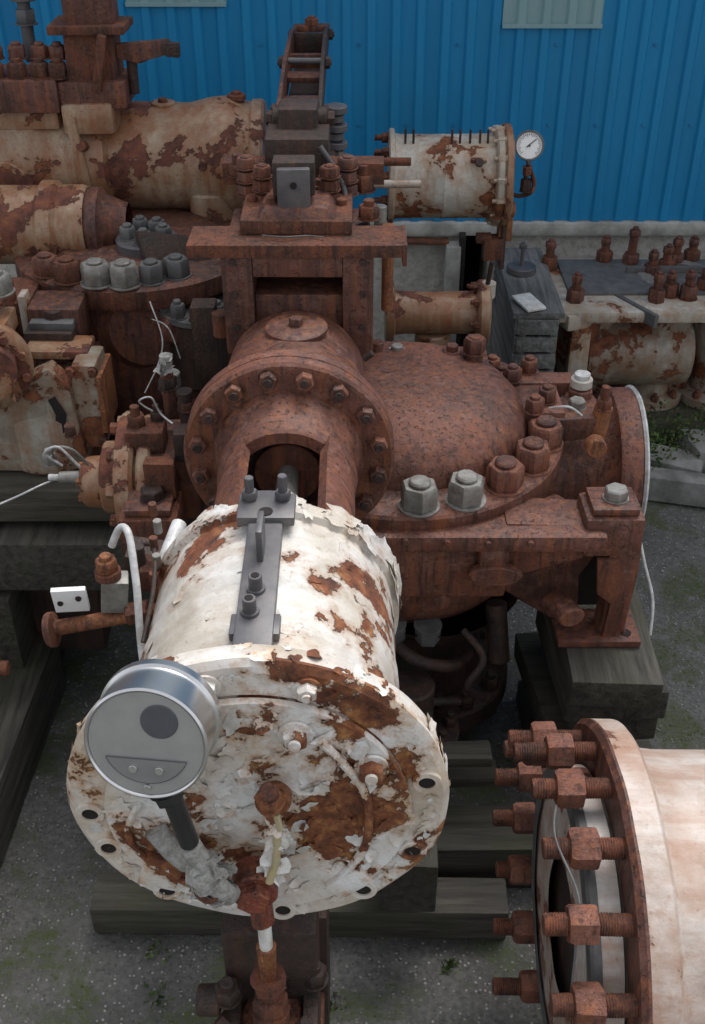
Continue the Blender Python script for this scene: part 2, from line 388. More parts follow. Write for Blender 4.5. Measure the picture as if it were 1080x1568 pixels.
b.nut(A(1.29,.03,.045),Z,.016,.012,M_dark);b.nut(A(1.29,-.03,.045),Z,.016,.012,M_dark);b.box(A(1.25,0,.05),(.08,.02,.02),M_prim2)
b.lathe([(.11,0),(.169,0),(.174,.005),(.174,.024),(.1725,.0245),(.1725,.0265),(.174,.027),(.174,.048),(.168,.054),(.135,.058),(.131,.07),(.130,.12),(.131,.22),(.125,.30),(0,.30)],A(1.535),Y,M_prim,96)
b.circle(A(1.535),-Y,Z,.150,16,lambda p,a:b.nut(p,-Y,.026,.015,M_prim2 if random.random()<.8 else M_nutr,.005,M_dark),11.25)
b.lathe([(0,0),(.052,0),(.055,.004),(.055,.010),(.051,.013),(.02,.014),(0,.014)],(-.098,1.755,.884+.122),Z,M_prim,40)
b.nut((-.098,1.755,.884+.136),Z,.022,.012,M_prim2)
b.cyl((-.104,1.645,.884+.128),Z,.016,.008,M_prim2,20);b.nut((-.104,1.645,.884+.134),Z,.018,.006,M_prim2)
b.cyl((.02,1.75,.955),(.7,0,.6),.006,.02,M_dark,10)
b.cyl(A(1.16,-.155,.05),(.15,1,.15),.011,.10,M_wire,14)
yoke=b.done(.0014,12)
# ---- body
bc=V((.10,1.93,0))
b=B('body')
b.lathe([(.15,.36),(.25,.40),(.288,.45),(.296,.50),(.296,.655),(.322,.665),(.326,.672),(.326,.706),(.321,.712),(.262,.715),(.252,.722),(.249,.74),(.240,.768),(.215,.797),(.17,.818),(.10,.828),(0,.831)],bc,Z,M_prim,80)
b.lathe([(.0,.10),(.185,.10),(.19,.106),(.19,.15),(.185,.156),(.13,.16),(.12,.2),(.125,.30),(.2,.40)],(.16,1.84,0),Z,M_dark,48)
b.circle((.16,1.84,.156),Z,X,.165,12,lambda p,a:b.nut(p,Z,.034,.026,M_dark,.012))
b.circle((.16,1.84,.10),-Z,X,.165,12,lambda p,a:b.nut(p,-Z,.034,.026,M_dark,.012))
b.tube([(.05,1.70,.38),(.12,1.62,.36),(.2,1.63,.33),(.24,1.70,.30)],.013,M_dark);b.tube([(.0,1.66,.30),(.1,1.6,.27),(.22,1.62,.24)],.010,M_dark)
b.tube([(.22,1.66,.40),(.26,1.62,.36),(.23,1.60,.30),(.27,1.63,.24)],.008,M_dark)
b.cyl((.12,1.60,.16),Z,.10,.035,M_dark,40);b.circle((.12,1.60,.195),Z,X,.08,9,lambda p,a:b.nut(p,Z,.026,.022,M_dark,.012));b.cyl((.12,1.60,.19),Z,.045,.12,M_dark);b.cyl((.10,1.6,0),Z,.06,.17,M_dark)
b.nut((.08,1.66,.42),-Z,.045,.04,M_gasket);b.nut((.15,1.655,.42),-Z,.045,.04,M_gasket);b.cyl((.29,1.72,.42),(.1,-.3,-1),.022,.13,M_dark)
for i in range(20):
    a=R(-86+i*18);p=bc+V((.287*math.cos(a),.287*math.sin(a),.712))
    if p.x<.07 and p.y<2.05 : continue
    m=M_greyn if i in (0,1) else M_nutr
    big=.062 if p.y<1.9 else .046
    b.nut(p,Z,big,big*.72,m,.010,M_greyn if m is M_greyn else M_prim2,big*.33)
b.box((.155,2.06,.775),(.26,.13,.045),M_prim,bv=.01)
for x_,h_,m_ in ((.05,.02,M_prim2),(.09,.012,M_greyn),(.205,.014,M_prim2)): b.nut((x_,2.05,.798),Z,.040,.024,m_,h_)
b.cyl((.155,2.03,.798),Z,.036,.01,M_prim2);b.circle((.155,2.03,.808),Z,X,.026,7,lambda p,a:b.nut(p,Z,.014,.012,M_prim2))
b.cyl((.248,2.03,.79),Z,.019,.06,M_prim2,20);b.nut((.248,2.03,.83),Z,.040,.03,M_prim2,.004)
b.box((.11,1.632,.59),(.36,.05,.13),M_prim,bv=.012);b.box((.33,1.70,.585),(.20,.05,.14),M_prim,(0,0,35),bv=.012)
b.box((.17,1.628,.667),(.58,.09,.036),M_prim,bv=.012)
b.cyl((.262,1.60,.60),-Y,.05,.024,M_prim2,36,.005,ref=X,sc=(1,.42));b.box((.255,1.60,.635),(.05,.04,.04),M_prim,bv=.01)
b.nut((.17,1.61,.52),-Y,.03,.01,M_prim2);b.cyl((.385,1.63,.505),(.35,-.9,.1),.027,.07,M_prim,28,sc=(.7,1))
for i in range(5): b.cyl((.02+i*.075,1.585,.672+random.uniform(-.006,.006)),-Y,.006,.008,M_prim2,12)
for i in range(3): b.cyl((.05+i*.11,1.608,.555),-Y,.005,.008,M_prim2,12)
def arm(s):
    o=V((.475,1.655,0)) if s>0 else V((-.37,1.655,0))
    b.box(o+V((0,0,.665)),(.11,.10,.085),M_prim if s>0 else M_rust,bv=.012)
    b.box(o+V((0,0,.716)),(.085,.08,.014),M_prim2 if s<0 else M_prim,bv=.004)
    b.nut(o+V((.005,0,.723)),Z,.038,.02,M_greyn if s>0 else M_dark)
    if s>0:
        b.prism([(0,0),(.15,.05),(.15,.125),(0,.13)],(.28,1.62,.56),-Y,X,-.09,M_prim,.008)
        b.prism([(-.16,-.16),(-.06,-.22),(-.02,-.26),(.0,-.26),(-.02,-.12),(.02,-.04),(.07,-.03),(.07,.0),(-.16,.0)],(.45,1.66,.66),-Y,X,-.07,M_prim2,.005)
        b.prism([(-.01,0),(.055,0),(.06,-.08),(.045,-.21),(.06,-.24),(.0,-.24),(.01,-.12)],(.475,1.61,.665),-Y,X,-.05,M_prim,.005)
        b.prism([(-.02,0),(-.01,-.08),(.02,-.10),(.01,-.20),(.035,-.22),(.045,-.1),(.03,0)],(.47,1.60,.62),-Y,X,-.012,M_rust,.002)
        b.box((.475,1.635,.428),(.16,.10,.016),M_prim2);b.cyl((.53,1.61,.437),Z,.010,.001,M_dark_fill,16)
        b.box((.44,1.70,.54),(.12,.02,.20),M_dark_fill,bv=0)  # near-black panel, the shade of the arm's opening put into its colour
    else:
        b.prism([(0,.0),(.20,.02),(.20,.14),(.06,.13),(0,.08)],o+V((0,-.04,-.10)),-Y,X,-.09,M_prim2,.006)
arm(1);arm(-1)
pc=V((.325,2.03,.555))
b.lathe([(0,0),(.15,0),(.125,.06),(.12,.12),(.125,.19),(.15,.22),(.165,.225),(.168,.23),(.168,.27),(.16,.275),(0,.275)],pc,X,M_prim,64)
b.tubeh(pc+X*.272,X,.13,.174,.010,M_wire,64)
b.tube([(.60,1.88,.50),(.62,1.84,.42),(.635,1.80,.36),(.63,1.76,.30)],.004,M_wire)
b.box((.37,1.95,.74),(.10,.12,.05),M_prim);b.box((.45,1.93,.73),(.10,.09,.05),M_prim2,(0,0,8));b.box((.38,2.03,.755),(.16,.05,.03),M_prim)
b.nut((.465,1.98,.75),Z,.045,.02,M_prim,.01);b.cyl((.465,1.98,.775),Z,.022,.02,M_cream2);b.cyl((.465,1.98,.795),Z,.016,.01,M_wire)
b.nut((.45,1.93,.755),Z,.03,.016,M_greyn);b.tube([(.39,1.9,.77),(.42,1.87,.79),(.45,1.88,.765)],.0025,M_wire)
b.cyl((.49,1.90,.70),(.1,.05,1),.018,.075,M_orng,18);b.nut((.496,1.90,.77),Z,.028,.02,M_rust,.03,M_rust);b.cyl((.478,1.86,.715),(0,-1,.1),.02,.03,M_orng)
for p in ((.36,1.90,.765),(.39,1.94,.765),(.33,2.02,.77),(.37,2.06,.77),(.30,2.12,.74),(.26,2.16,.74)): b.nut(p,Z,.034,.026,M_prim2 if random.random()<.5 else M_nutr,.008)
body=b.done(.0025,7)
# ---- left port bits
b=B('side_port')
lc=V((-.44,1.79,.68))
b.lathe([(0,0),(.07,0),(.085,-.03),(.118,-.035),(.122,-.04),(.122,-.055),(.118,-.06),(.105,-.062),(.10,-.075),(.085,-.10),(.045,-.105),(.045,-.11),(0,-.11)][::-1],lc+X*.10,X,M_cream,56)
b.lathe([(0,0),(.125,0),(.128,.004),(.128,.028),(.12,.034),(.0,.034)],lc+X*.0,X,M_cream,56)
b.lathe([(0,0),(.04,0),(.05,.008),(.052,.05),(.04,.055),(0,.056)],lc+X*-.085+V((0,0,-.01)),X,M_cream,32)
b.cyl(lc+X*-.04,X,.07,.04,M_cream,40)
b.cyl(lc+X*-.13,X,.012,.06,M_greyn);b.cyl(lc+X*-.15,X,.007,.03,M_wire)
b.circle(lc+X*-.001,-X,Z,.108,10,lambda p,a:b.nut(p,-X,.022,.014,M_cream))
b.circle(lc+X*-.08+V((0,0,-.01)),-X,Z,.035,6,lambda p,a:b.nut(p,-X,.014,.01,M_orng))
b.box((-.34,1.79,.70),(.10,.14,.14),M_prim2);b.box((-.385,1.76,.79),(.07,.06,.05),M_rust,bv=.004)
b.nut((-.40,1.76,.815),Z,.03,.02,M_rust,.02);b.nut((-.365,1.78,.815),Z,.022,.016,M_dark,.016)
b.cyl((-.345,1.82,.80),Z,.012,.09,M_rust,14);b.nut((-.345,1.82,.86),Z,.03,.02,M_dark);b.cyl((-.345,1.82,.90),Z,.012,.03,M_tape,12)
for i in range(6): b.flake((-.345+random.uniform(-.01,.01),1.81,.915+random.uniform(-.02,.025)),(random.uniform(-.8,.8),-.5,.6),random.uniform(.008,.015),M_tape,.9)
b.cyl((-.31,1.79,.77),Z,.014,.10,M_dark,14);b.nut((-.31,1.79,.83),Z,.028,.018,M_rust)
b.box((-.35,1.68,.75),(.055,.03,.075),M_rust);b.box((-.305,1.72,.80),(.04,.04,.06),M_dark)
b.tube([(-.37,1.77,.84),(-.385,1.74,.875),(-.36,1.73,.89),(-.35,1.75,.845),(-.33,1.74,.83)],.0018,M_wire,8)
b.tube([(-.54,1.72,.75),(-.56,1.70,.79),(-.53,1.69,.81),(-.50,1.70,.76)],.0025,M_wire,8)
b.tube([(-.55,1.73,.74),(-.545,1.70,.80),(-.51,1.70,.80),(-.49,1.72,.75)],.0025,M_greyn,8)
b.nut((-.56,1.72,.755),Z,.022,.02,M_greyn,.012);b.nut((-.52,1.75,.80),Z,.02,.02,M_rust)
b.tube([(-.58,1.80,.67),(-.62,1.76,.67),(-.66,1.76,.65),(-.72,1.72,.64)],.002,M_wire,8)
lport=b.done(.003,14)
# ---- solenoid / switch
b=B('solenoid_fittings')
b.box((-.315,1.13,.93),(.035,.03,.05),M_greyn,(0,8,10));b.cyl((-.32,1.13,.955),Z,.017,.012,M_rust);b.nut((-.32,1.13,.965),Z,.026,.018,M_orng,.008)
b.tube([(-.315,1.15,.99),(-.30,1.15,1.02),(-.285,1.13,1.02),(-.275,1.09,.97),(-.27,1.05,.90),(-.262,1.03,.86)],.005,M_wire,10)
b.box((-.372,1.12,.925),(.045,.008,.042),M_dial,(10,0,5),bv=.0015)
b.box((-.372,1.128,.92),(.04,.014,.035),M_greyn,(10,0,5))
b.cyl((-.385,1.1165,.922),(0,-1,.17),.004,.003,M_dark_fill,12);b.cyl((-.36,1.1165,.93),(0,-1,.17),.004,.003,M_dark_fill,12)
b.cyl((-.40,1.12,.875),(1,.05,.18),.0105,.15,M_orng,18);b.lathe([(0,0),(.022,0),(.024,.003),(.024,.010),(.012,.012),(0,.012)],(-.41,1.118,.873),(1,.05,.18),M_rust,24)
b.cyl((-.30,1.12,.90),(1,.05,.18),.016,.03,M_rust,6)
b.box((-.27,1.17,.93),(.03,.04,.035),M_rust);b.cyl((-.285,1.17,.945),Z,.008,.03,M_dark,10)
b.box((-.29,1.22,.92),(.05,.05,.03),M_dark,(0,10,0));b.tube([(-.30,1.2,.95),(-.265,1.17,.975),(-.255,1.1,.965),(-.262,1.03,.93)],.003,M_dark,8)
for i in range(5): b.cyl((-.262+random.uniform(-.01,.01),1.12+i*.025,.95+.01*i),Z,.006,.02,M_greyn if i%2 else M_rust,10)
sol=b.done(.0006,20)
b=B('lower_bracket')
b.box((-.105,.88,.55),(.12,.12,.16),M_dark,bv=.006);b.box((-.105,.83,.46),(.085,.10,.05),M_dark,bv=.006);b.box((-.155,.82,.40),(.02,.14,.20),M_dark);b.box((-.055,.82,.40),(.02,.14,.20),M_dark)
b.cyl((-.105,.80,.46),Z,.04,.03,M_rust,28);b.cyl((-.105,.79,.49),Z,.024,.03,M_rust,24);b.nut((-.105,.79,.52),Z,.04,.024,M_rust,.02)
for p in ((-.16,.80,.53),(-.05,.83,.52),(-.15,.86,.57),(-.06,.78,.47),(-.15,.76,.44)): b.nut(p,Z,.03,.02,M_dark,.012)
b.cyl((-.17,.80,.52),-X,.02,.03,M_dark);b.tube([(-.16,.79,.50),(-.19,.77,.45),(-.16,.75,.36),(-.10,.74,.33)],.010,M_dark)
b.box((-.105,.80,.36),(.13,.22,.03),M_rust);b.box((-.105,.95,.40),(.14,.10,.30),M_dark)
b.cyl((-.105,1.0,.45),Y,.05,.55,M_dark);b.box((-.12,1.10,.30),(.10,.06,.56),M_dark)
low=b.done(.0015,20)
# ---- housing behind bonnet + operator stack
b=B('operator_stack')
mw=M_prim2
b.box((-.205,1.90,1.02),(.055,.12,.20),mw,bv=.004);b.box((.010,1.90,1.02),(.055,.12,.20),mw,bv=.004)
b.box((-.0975,1.90,1.095),(.16,.12,.05),mw,bv=.004);b.box((-.0975,1.91,.985),(.16,.10,.09),mw,bv=.004)
b.box((-.0975,1.955,1.05),(.16,.02,.08),M_dark_fill)  # dark panel behind the frame, recess shade painted as colour
b.box((-.0975,2.0,.99),(.26,.12,.26),mw,bv=.005)
for x_ in (-.212,.018):
    for z_ in (1.10,1.04,.975): b.cyl((x_,1.84,z_),-Y,.006,.006,M_dark,10)
b.box((-.098,1.885,1.128),(.385,.10,.008),M_rust,bv=.002);b.box((-.098,1.838,1.120),(.385,.006,.022),M_rust,bv=.002)
b.box((.092,1.885,1.113),(.008,.10,.04),M_rust,bv=.002)
b.box((-.1,1.86,1.112),(.14,.04,.02),M_dark);b.box((-.19,1.87,1.108),(.06,.05,.02),M_rust)
b.box((-.10,1.96,1.145),(.20,.15,.026),M_rust,bv=.004);b.box((-.10,1.95,1.165),(.15,.12,.024),M_prim2,bv=.004,taper=.75)
b.tube([(-.16,1.87,1.137),(-.12,1.855,1.140),(-.08,1.87,1.137),(-.05,1.86,1.138)],.0014,M_gasket,6)
for x_ in (-.185,-.145,-.06,-.02,.03):
    b.nut((x_,1.93+random.uniform(0,.1),1.133+(.02 if -.16<x_<-.03 else 0)),Z,.034,.022,M_rust,.012)
b.box((-.104,1.925,1.205),(.058,.04,.075),M_grey,bv=.004);b.box((-.104,1.945,1.22),(.075,.05,.06),M_dark,bv=.004);b.cyl((-.104,1.905,1.215),-Y,.006,.004,M_dark_fill,12)
for sx in (-1,1):
    for k,(dx,yy) in enumerate(((.062,2.0),(.095,2.05))):
        for zz in (1.16,1.185,1.21): b.nut((-.104+sx*dx,yy,zz-.01),Z,.032,.018,M_rust if (k+sx)%2 else M_prim2,.004)
b.box((-.094,2.12,1.185),(.31,.05,.018),M_rust,bv=.002);b.box((-.094,2.10,1.172),(.31,.008,.04),M_rust,bv=.002)
b.box((-.104,2.12,1.20),(.12,.12,.10),M_dark,bv=.005)
b.box((-.104,2.17,1.235),(.075,.08,.10),M_dark,bv=.005);b.box((-.104,2.12,1.215),(.045,.02,.06),M_grey,bv=.003)
b.cyl((-.155,2.18,1.255),X,.02,.105,M_dark,24);b.nut((-.155,2.18,1.255),-X,.025,.012,M_dark);b.nut((-.05,2.18,1.255),X,.028,.014,M_dark)
for sx in (-1,1):
    pts=[(2.16,1.24),(2.20,1.280),(2.45,1.300),(2.75,1.297),(3.0,1.262),(3.0,1.215),(2.70,1.235),(2.30,1.215)]
    b.prism([(p,q) for p,q in pts],(-.104+sx*.040-.004,0,0),X,Y,.008,M_dark if sx>0 else M_prim2,.002)
    for yy,zz in ((2.21,1.262),(2.50,1.285),(2.95,1.25)): b.nut((-.104+sx*.044,yy,zz),X*sx,.022,.010,M_dark,.004)
for yy,zz in ((2.30,1.255),(2.47,1.262)): b.box((-.104,yy,zz),(.072,.045,.012),M_prim2,(4,0,0))
b.box((-.104,2.62,1.262),(.072,.02,.03),M_prim2);b.cyl((-.14,2.50,1.288),X,.007,.072,M_grey,12)
b.box((-.104,2.80,1.26),(.072,.012,.05),M_dark);b.box((-.104,2.99,1.258),(.092,.03,.016),M_prim2)
b.nut((-.104,2.99,1.266),Z,.030,.014,M_rust,.006)
b.box((-.104,2.62,1.218),(.07,.70,.008),M_dark)
for i in range(7): b.cyl((-.034,2.32,1.12+i*.018),Z,.024-.007*(i%2),.014,M_grey,20)
b.cyl((-.034,2.32,1.03),Z,.026,.10,M_dark);b.box((-.03,2.2,1.12),(.03,.03,.14),M_dark,(25,15,0))
b.box((-.104,2.35,1.06),(.14,.40,.20),M_dark,bv=.01);b.tube([(-.06,2.05,1.24),(-.02,2.04,1.18),(-.01,2.0,1.13)],.005,M_grey)
b.cyl((-.01,2.38,1.06),X,.009,.16,M_cream2,14);b.cyl((-.01,2.44,1.09),X,.009,.14,M_rust,14)
b.nut((.02,2.1,1.14),Z,.04,.03,M_rust,.02);b.nut((-.22,2.1,1.17),Z,.034,.02,M_rust,.02)
b.cyl((.055,2.10,1.01),Z,.012,.10,M_greyn,12);b.cyl((.07,2.08,.90),Z,.012,.18,M_orng,16)
stack=b.done(.0014,12)
group('main_ball_valve',[act,brk,fit,yoke,body,lport,sol,low,stack])

# ================================================================== FLANGED PIPE bottom right
b=B('flanged_pipe')
fc=V((.350,.97,.43))
b.lathe([(.10,-.045),(.228,-.045),(.231,-.04),(.231,-.008),(.20,-.002),(.292,0),(.299,.006),(.299,.042),(.292,.048),(.268,.052),(.258,.064),(.254,.10),(.25,.5),(.25,.9),(.09,.9)],fc,X,M_redw,96)
b.lathe([(0,-.03),(.10,-.03),(.20,-.03)],fc,X,M_dark,64)
b.lathe([(.20,-.05),(.229,-.05),(.233,-.046),(.233,-.036)],fc,X,M_gasket,72)
b.lathe([(.229,-.0035),(.2915,-.0035),(.2995,.004),(.2995,.008)],fc,X,M_prim2,96)
n=18
x,y,z=frame(-X,Z)
for i in range(n):
    a=R(360*i/n+6);p=fc+x*.268*math.cos(a)+y*.268*math.sin(a)
    b.stud(p+X*.01,-X,.0145,.122+random.uniform(-.008,.008),M_rust)
    off=.042+random.uniform(-.007,.007)
    b.nut(p-X*off,-X,.046,.036,M_nutr,0,washer=False)
b.tube([fc+V((-.085,-.02,.29)),fc+V((-.09,-.06,.275)),fc+V((-.07,-.13,.25)),fc+V((-.075,-.17,.205)),fc+V((-.08,-.2,.15))],.0015,M_gasket,8)
b.box(fc+V((.2,0,-.32)),(.12,.5,.22),M_woody,bv=.008)
b.box(fc+V((.7,0,-.32)),(.12,.5,.22),M_woody,bv=.008)
b.done(.0018,12)

# ================================================================== REAR VALVE
b=B('rear_ball_valve')
b.lathe([(0,0),(.112,0),(.118,.004),(.118,.014),(.106,.018),(.104,.03),(.104,.135),(.106,.14),(.104,.145),(.104,.265),(.118,.268),(.122,.272),(.122,.285),(.118,.29),(.0,.29)],(.09,2.8,.94),X,M_cream2,64)
b.lathe([(0,0),(.125,0),(.128,.003),(.128,.016),(.12,.02),(.09,.022),(0,.026)],(.38,2.8,.94),X,M_cream,56)
b.circle((.38,2.8,.94),-X,Z,.115,14,lambda p,a:b.nut(p,-X,.018,.02,M_cream2,.012))
b.circle((.09,2.8,.94),-X,Z,.10,10,lambda p,a:b.nut(p,-X,.02,.014,M_rust,.02))
for x_ in (.13,.15,.245,.265,.29,.315,.335): b.cyl((x_,2.76,1.035),Z,.003,.035,M_dark,8)
b.box((.31,2.72,1.0),(.04,.01,.03),M_cream,(35,0,0));b.cyl((.31,2.70,1.005),(0,-1,.6),.010,.012,M_dark)
b.box((.395,2.76,.84),(.035,.05,.10),M_orng,(0,0,0));b.box((.365,2.74,.775),(.05,.05,.055),M_rust);b.box((.39,2.75,.80),(.012,.06,.16),M_dark)
b.cyl((.395,2.74,.875),X,.02,.02,M_orng);b.box((.34,2.74,.80),(.04,.03,.02),M_rust)
b.lathe([(0,-.0),(.128,0),(.134,.006),(.134,.028),(.128,.034),(.130,.05),(.142,.08),(.138,.13),(.126,.18),(.128,.30),(.130,.36),(.150,.37),(.152,.39),(.152,.52),(.16,.53),(.16,.9),(.15,1.3),(0,1.3)],(-.21,2.7,1.02),-X,M_cream,72)
b.cyl((-.275,2.7,1.155),Z,.022,.012,M_rust);b.nut((-.275,2.7,1.165),Z,.02,.008,M_rust);b.cyl((-.45,2.7,1.14),Z,.03,.012,M_cream);b.nut((-.45,2.7,1.152),Z,.02,.008,M_rust)
b.cyl((-.35,2.57,1.04),-Y,.01,.012,M_rust);b.cyl((-.55,2.56,1.03),-Y,.01,.012,M_rust)
b.box((-.60,2.60,1.15),(.12,.1,.07),M_cream,bv=.015);b.box((-.80,2.64,1.15),(.26,.14,.06),M_cream,bv=.015)
b.cyl((-.62,2.56,1.09),(-.15,-1,.3),.012,.02,M_rust);b.prism([(-.01,0),(.012,0),(.03,-.17),(.005,-.17)],(-.64,2.555,1.16),-Y,X,.014,M_cream,.003)
b.cyl((-.80,2.55,1.0),(-.2,-1,0),.06,.02,M_cream)
b.lathe([(0,0),(.085,0),(.09,.01),(.09,.06),(.10,.07),(.10,.10),(.088,.11),(.088,.9),(0,.9)],(-.60,2.44,.945),-X,M_cream,48)
b.lathe([(0,0),(.08,0),(.085,.01),(.085,.03),(.07,.04),(.05,.09)],(-.60,2.44,.945),X,M_prim2,40)
b.cyl((-.34,2.62,.55),Z,.055,.42,M_cream,32);b.cyl((-.34,2.62,.70),Z,.085,.03,M_dark);b.box((-.33,2.66,.85),(.09,.06,.20),M_cream2)
b.cyl((-.17,2.66,.55),Z,.045,.40,M_cream2,24)
b.box((-.585,2.63,1.20),(.15,.14,.06),M_prim2,bv=.005);b.box((-.585,2.63,1.26),(.11,.10,.14),M_rust,bv=.005);b.box((-.585,2.63,1.335),(.17,.13,.018),M_rust)
b.box((-.58,2.63,1.40),(.11,.08,.13),M_prim2,bv=.005);b.box((-.56,2.57,1.27),(.02,.05,.12),M_rust,(0,12,0))
b.prism([(0,0),(.12,.01),(.14,-.03),(.11,-.02),(.05,-.04),(0,-.03)],(-.53,2.60,1.30),-Y,X,-.02,M_prim2)
b.box((-.40,2.60,1.29),(.03,.02,.03),M_dark);b.cyl((-.50,2.62,1.19),Z,.012,.08,M_dark)
b.box((-.80,2.63,1.20),(.28,.16,.07),M_prim2,bv=.005)
for x_ in (-.90,-.85,-.80,-.75,-.70,-.66):
    b.nut((x_,2.58,1.235),Z,.036,.03,M_rust,.01);b.nut((x_,2.60,1.27),Z,.034,.026,M_prim2,.008)
b.cyl((-.735,2.66,1.25),Z,.014,.18,M_grey);b.cyl((-.735,2.66,1.38),Z,.028,.012,M_grey);b.box((-.74,2.66,1.42),(.05,.05,.05),M_dark);b.nut((-.735,2.66,1.33),Z,.04,.03,M_grey)
rv=b.done(.003,9)
b=B('rear_gauge')
g=V((.440,2.76,1.03));gn=V((-.15,-1,.45)).normalized();gx,gy,gz=frame(gn,Z)
b.lathe([(0,-.018),(.034,-.018),(.035,-.015),(.035,.002),(.033,.004),(.0315,.001),(0,.001)],g,gn,M_blk,40)
b.lathe([(0,0),(.0318,0),(.0318,.0008),(0,.0008)],g+gz*.0012,gn,M_dial,40)
b.tubeh(g+gz*.001,gn,.0325,.0365,.006,M_gasket,40)
for i in range(28):
    a=R(225-270*i/27);L=.005 if i%3 else .008
    d=(gx*math.sin(a)+gy*math.cos(a));b.tube([g+gz*.003+d*.029,g+gz*.003+d*(.029-L)],.0005,M_blk,4,1)
b.tube([g+gz*.0035-(gx*.5-gy*.8).normalized()*.008,g+gz*.0035+(gx*.7-gy*.7).normalized()*.022],.0011,M_blk,6,1);b.cyl(g+gz*.002,gn,.003,.003,M_blk,12)
b.tube([g-gx*.033,g-gx*.05+X*.004,g+V((.02,.0,-.09)),g+V((.015,0,-.118)),g+V((-.01,.01,-.13)),g+V((-.03,.02,-.13))],.0055,M_prim2,10)
b.nut(g-gx*.05,-Z,.02,.02,M_rust);b.tube([g-gx*.05,g+V((-.005,0,-.10))],.005,M_dark,8,1);b.nut(g+V((0,0,-.115)),Z,.024,.03,M_dark);b.nut(g+V((-.06,.02,-.13)),X,.024,.03,M_orng)
rg=b.done(0)
group('background_ball_valve',[rv,rg])

# ================================================================== LEFT VALVE
b=B('left_ball_valve')
lb=V((-.50,2.45,0))
b.lathe([(.10,.40),(.2,.46),(.245,.55),(.25,.84),(.275,.85),(.28,.86),(.28,.895),(.27,.902),(.2,.905),(.18,.92),(0,.925)],lb,Z,M_prim2,64)
for i,(x_,y_,m_,s_) in enumerate(((-.665,2.26,M_prim,.05),(-.61,2.225,M_rust,.056),(-.545,2.205,M_greyn,.058),(-.485,2.20,M_greyn,.058),(-.43,2.22,M_gasket,.05),(-.38,2.25,M_gasket,.05))):
    b.nut((x_,y_,.902),Z,s_,s_*.75,m_,.008)
for x_,y_ in ((-.50,2.36),(-.46,2.33),(-.42,2.36),(-.44,2.40),(-.48,2.41)): b.nut((x_,y_,.945),Z,.034,.024,M_gasket,.008)
b.cyl((-.46,2.37,.90),Z,.07,.045,M_grey,36)
b.prism([(-.09,0),(.02,.0),(.10,-.06),(.09,-.20),(.02,-.26),(-.06,-.10)],(-.40,2.36,.95),V((.45,-.8,.5)),X,.03,M_dark,.008)
b.cyl((-.38,2.30,.88),(.45,-.8,.5),.02,.03,M_dark)
b.cyl((-.40,2.22,.80),(.5,-1,.1),.035,.05,M_prim2,28,.008);b.cyl((-.46,2.25,.79),(.2,-1,.1),.10,.05,M_prim2,40,.02)
b.box((-.62,2.14,.85),(.11,.10,.09),M_prim2,bv=.008);b.box((-.625,2.08,.80),(.10,.06,.12),M_dark,bv=.006);b.box((-.62,2.10,.865),(.09,.07,.02),M_gasket);b.nut((-.62,2.10,.875),Z,.034,.015,M_dark)
b.box((-.60,2.13,.72),(.10,.10,.12),M_prim2);b.prism([(0,0),(.22,0),(.14,-.20),(.04,-.30),(0,-.30)],(-.56,2.2,.80),-Y,X,-.1,M_prim2)
b.box((-.76,2.2,.83),(.16,.14,.12),M_rust);b.box((-.72,2.14,.86),(.02,.04,.14),M_prim);b.box((-.69,2.14,.85),(.015,.04,.12),M_cream2)
# cast painted housing: rounded barrel, web ribs and a bolted lid
b.box((-.72,2.0,.70),(.22,.16,.20),M_cast,bv=.03)
b.lathe([(0,0),(.09,0),(.10,.01),(.10,.12),(.085,.14),(.085,.2),(0,.2)],(-.64,2.01,.60),Z,M_cast,40)
b.prism([(-.05,-.10),(.05,-.10),(.035,.06),(.0,.10),(-.04,.08)],(-.60,1.93,.74),-Y,X,-.05,M_cast,.008)
b.prism([(-.04,-.10),(.03,-.10),(.03,.09),(-.02,.09)],(-.54,1.945,.75),-Y,X,-.10,M_cast,.01)
b.box((-.508,2.0,.75),(.012,.11,.13),M_orng,bv=.003);b.box((-.60,2.04,.835),(.13,.08,.018),M_cream,bv=.005)
for x_,z_ in ((-.56,.83),(-.515,.83),(-.56,.67),(-.515,.67)): b.nut((x_,1.943,z_),-Y,.016,.010,M_rust)
b.prism([(-.010,-.04),(.008,-.042),(.018,.0),(.0,.04),(-.014,.032),(-.002,.0)],(-.595,1.928,.74),-Y,X,.004,M_dark_fill,.001)
q=V((-.72,1.93,.86))
b.lathe([(0,0),(.04,0),(.05,-.01),(.085,-.015),(.09,-.02),(.09,-.04),(.085,-.045),(.06,-.05),(.055,-.08),(0,-.085)][::-1],q,V((-.35,1,-.1)),M_cream,48)
b.circle(q+V((.015,-.045,0)),V((.35,-1,.1)),Z,.074,10,lambda p,a:b.nut(p,V((.35,-1,.1)),.016,.012,M_cream))
b.tubeh(q+V((.02,-.055,.005)),V((.35,-1,.1)),.035,.048,.02,M_cream2,36)
b.nut((-.70,2.03,.96),Z,.05,.035,M_greyn,.01);b.box((-.75,2.0,.90),(.14,.1,.04),M_cream)
b.cyl((-.33,2.25,.66),Z,.09,.16,M_dark,40);b.cyl((-.33,2.25,.80),Z,.07,.03,M_dark,40);b.cyl((-.33,2.25,.82),Z,.10,.015,M_gasket,40)
for i in range(12): b.nut((-.33+.085*math.cos(i*.52),2.25+.085*math.sin(i*.52),.835),Z,.028,.03,M_gasket if i%3 else M_dark,.01)
b.tube([(-.42,2.12,.9),(-.40,2.1,.83),(-.41,2.08,.78),(-.44,2.05,.72)],.0015,M_wire,8);b.tube([(-.42,2.12,.86),(-.38,2.08,.86),(-.36,2.06,.80)],.0015,M_tape,8)
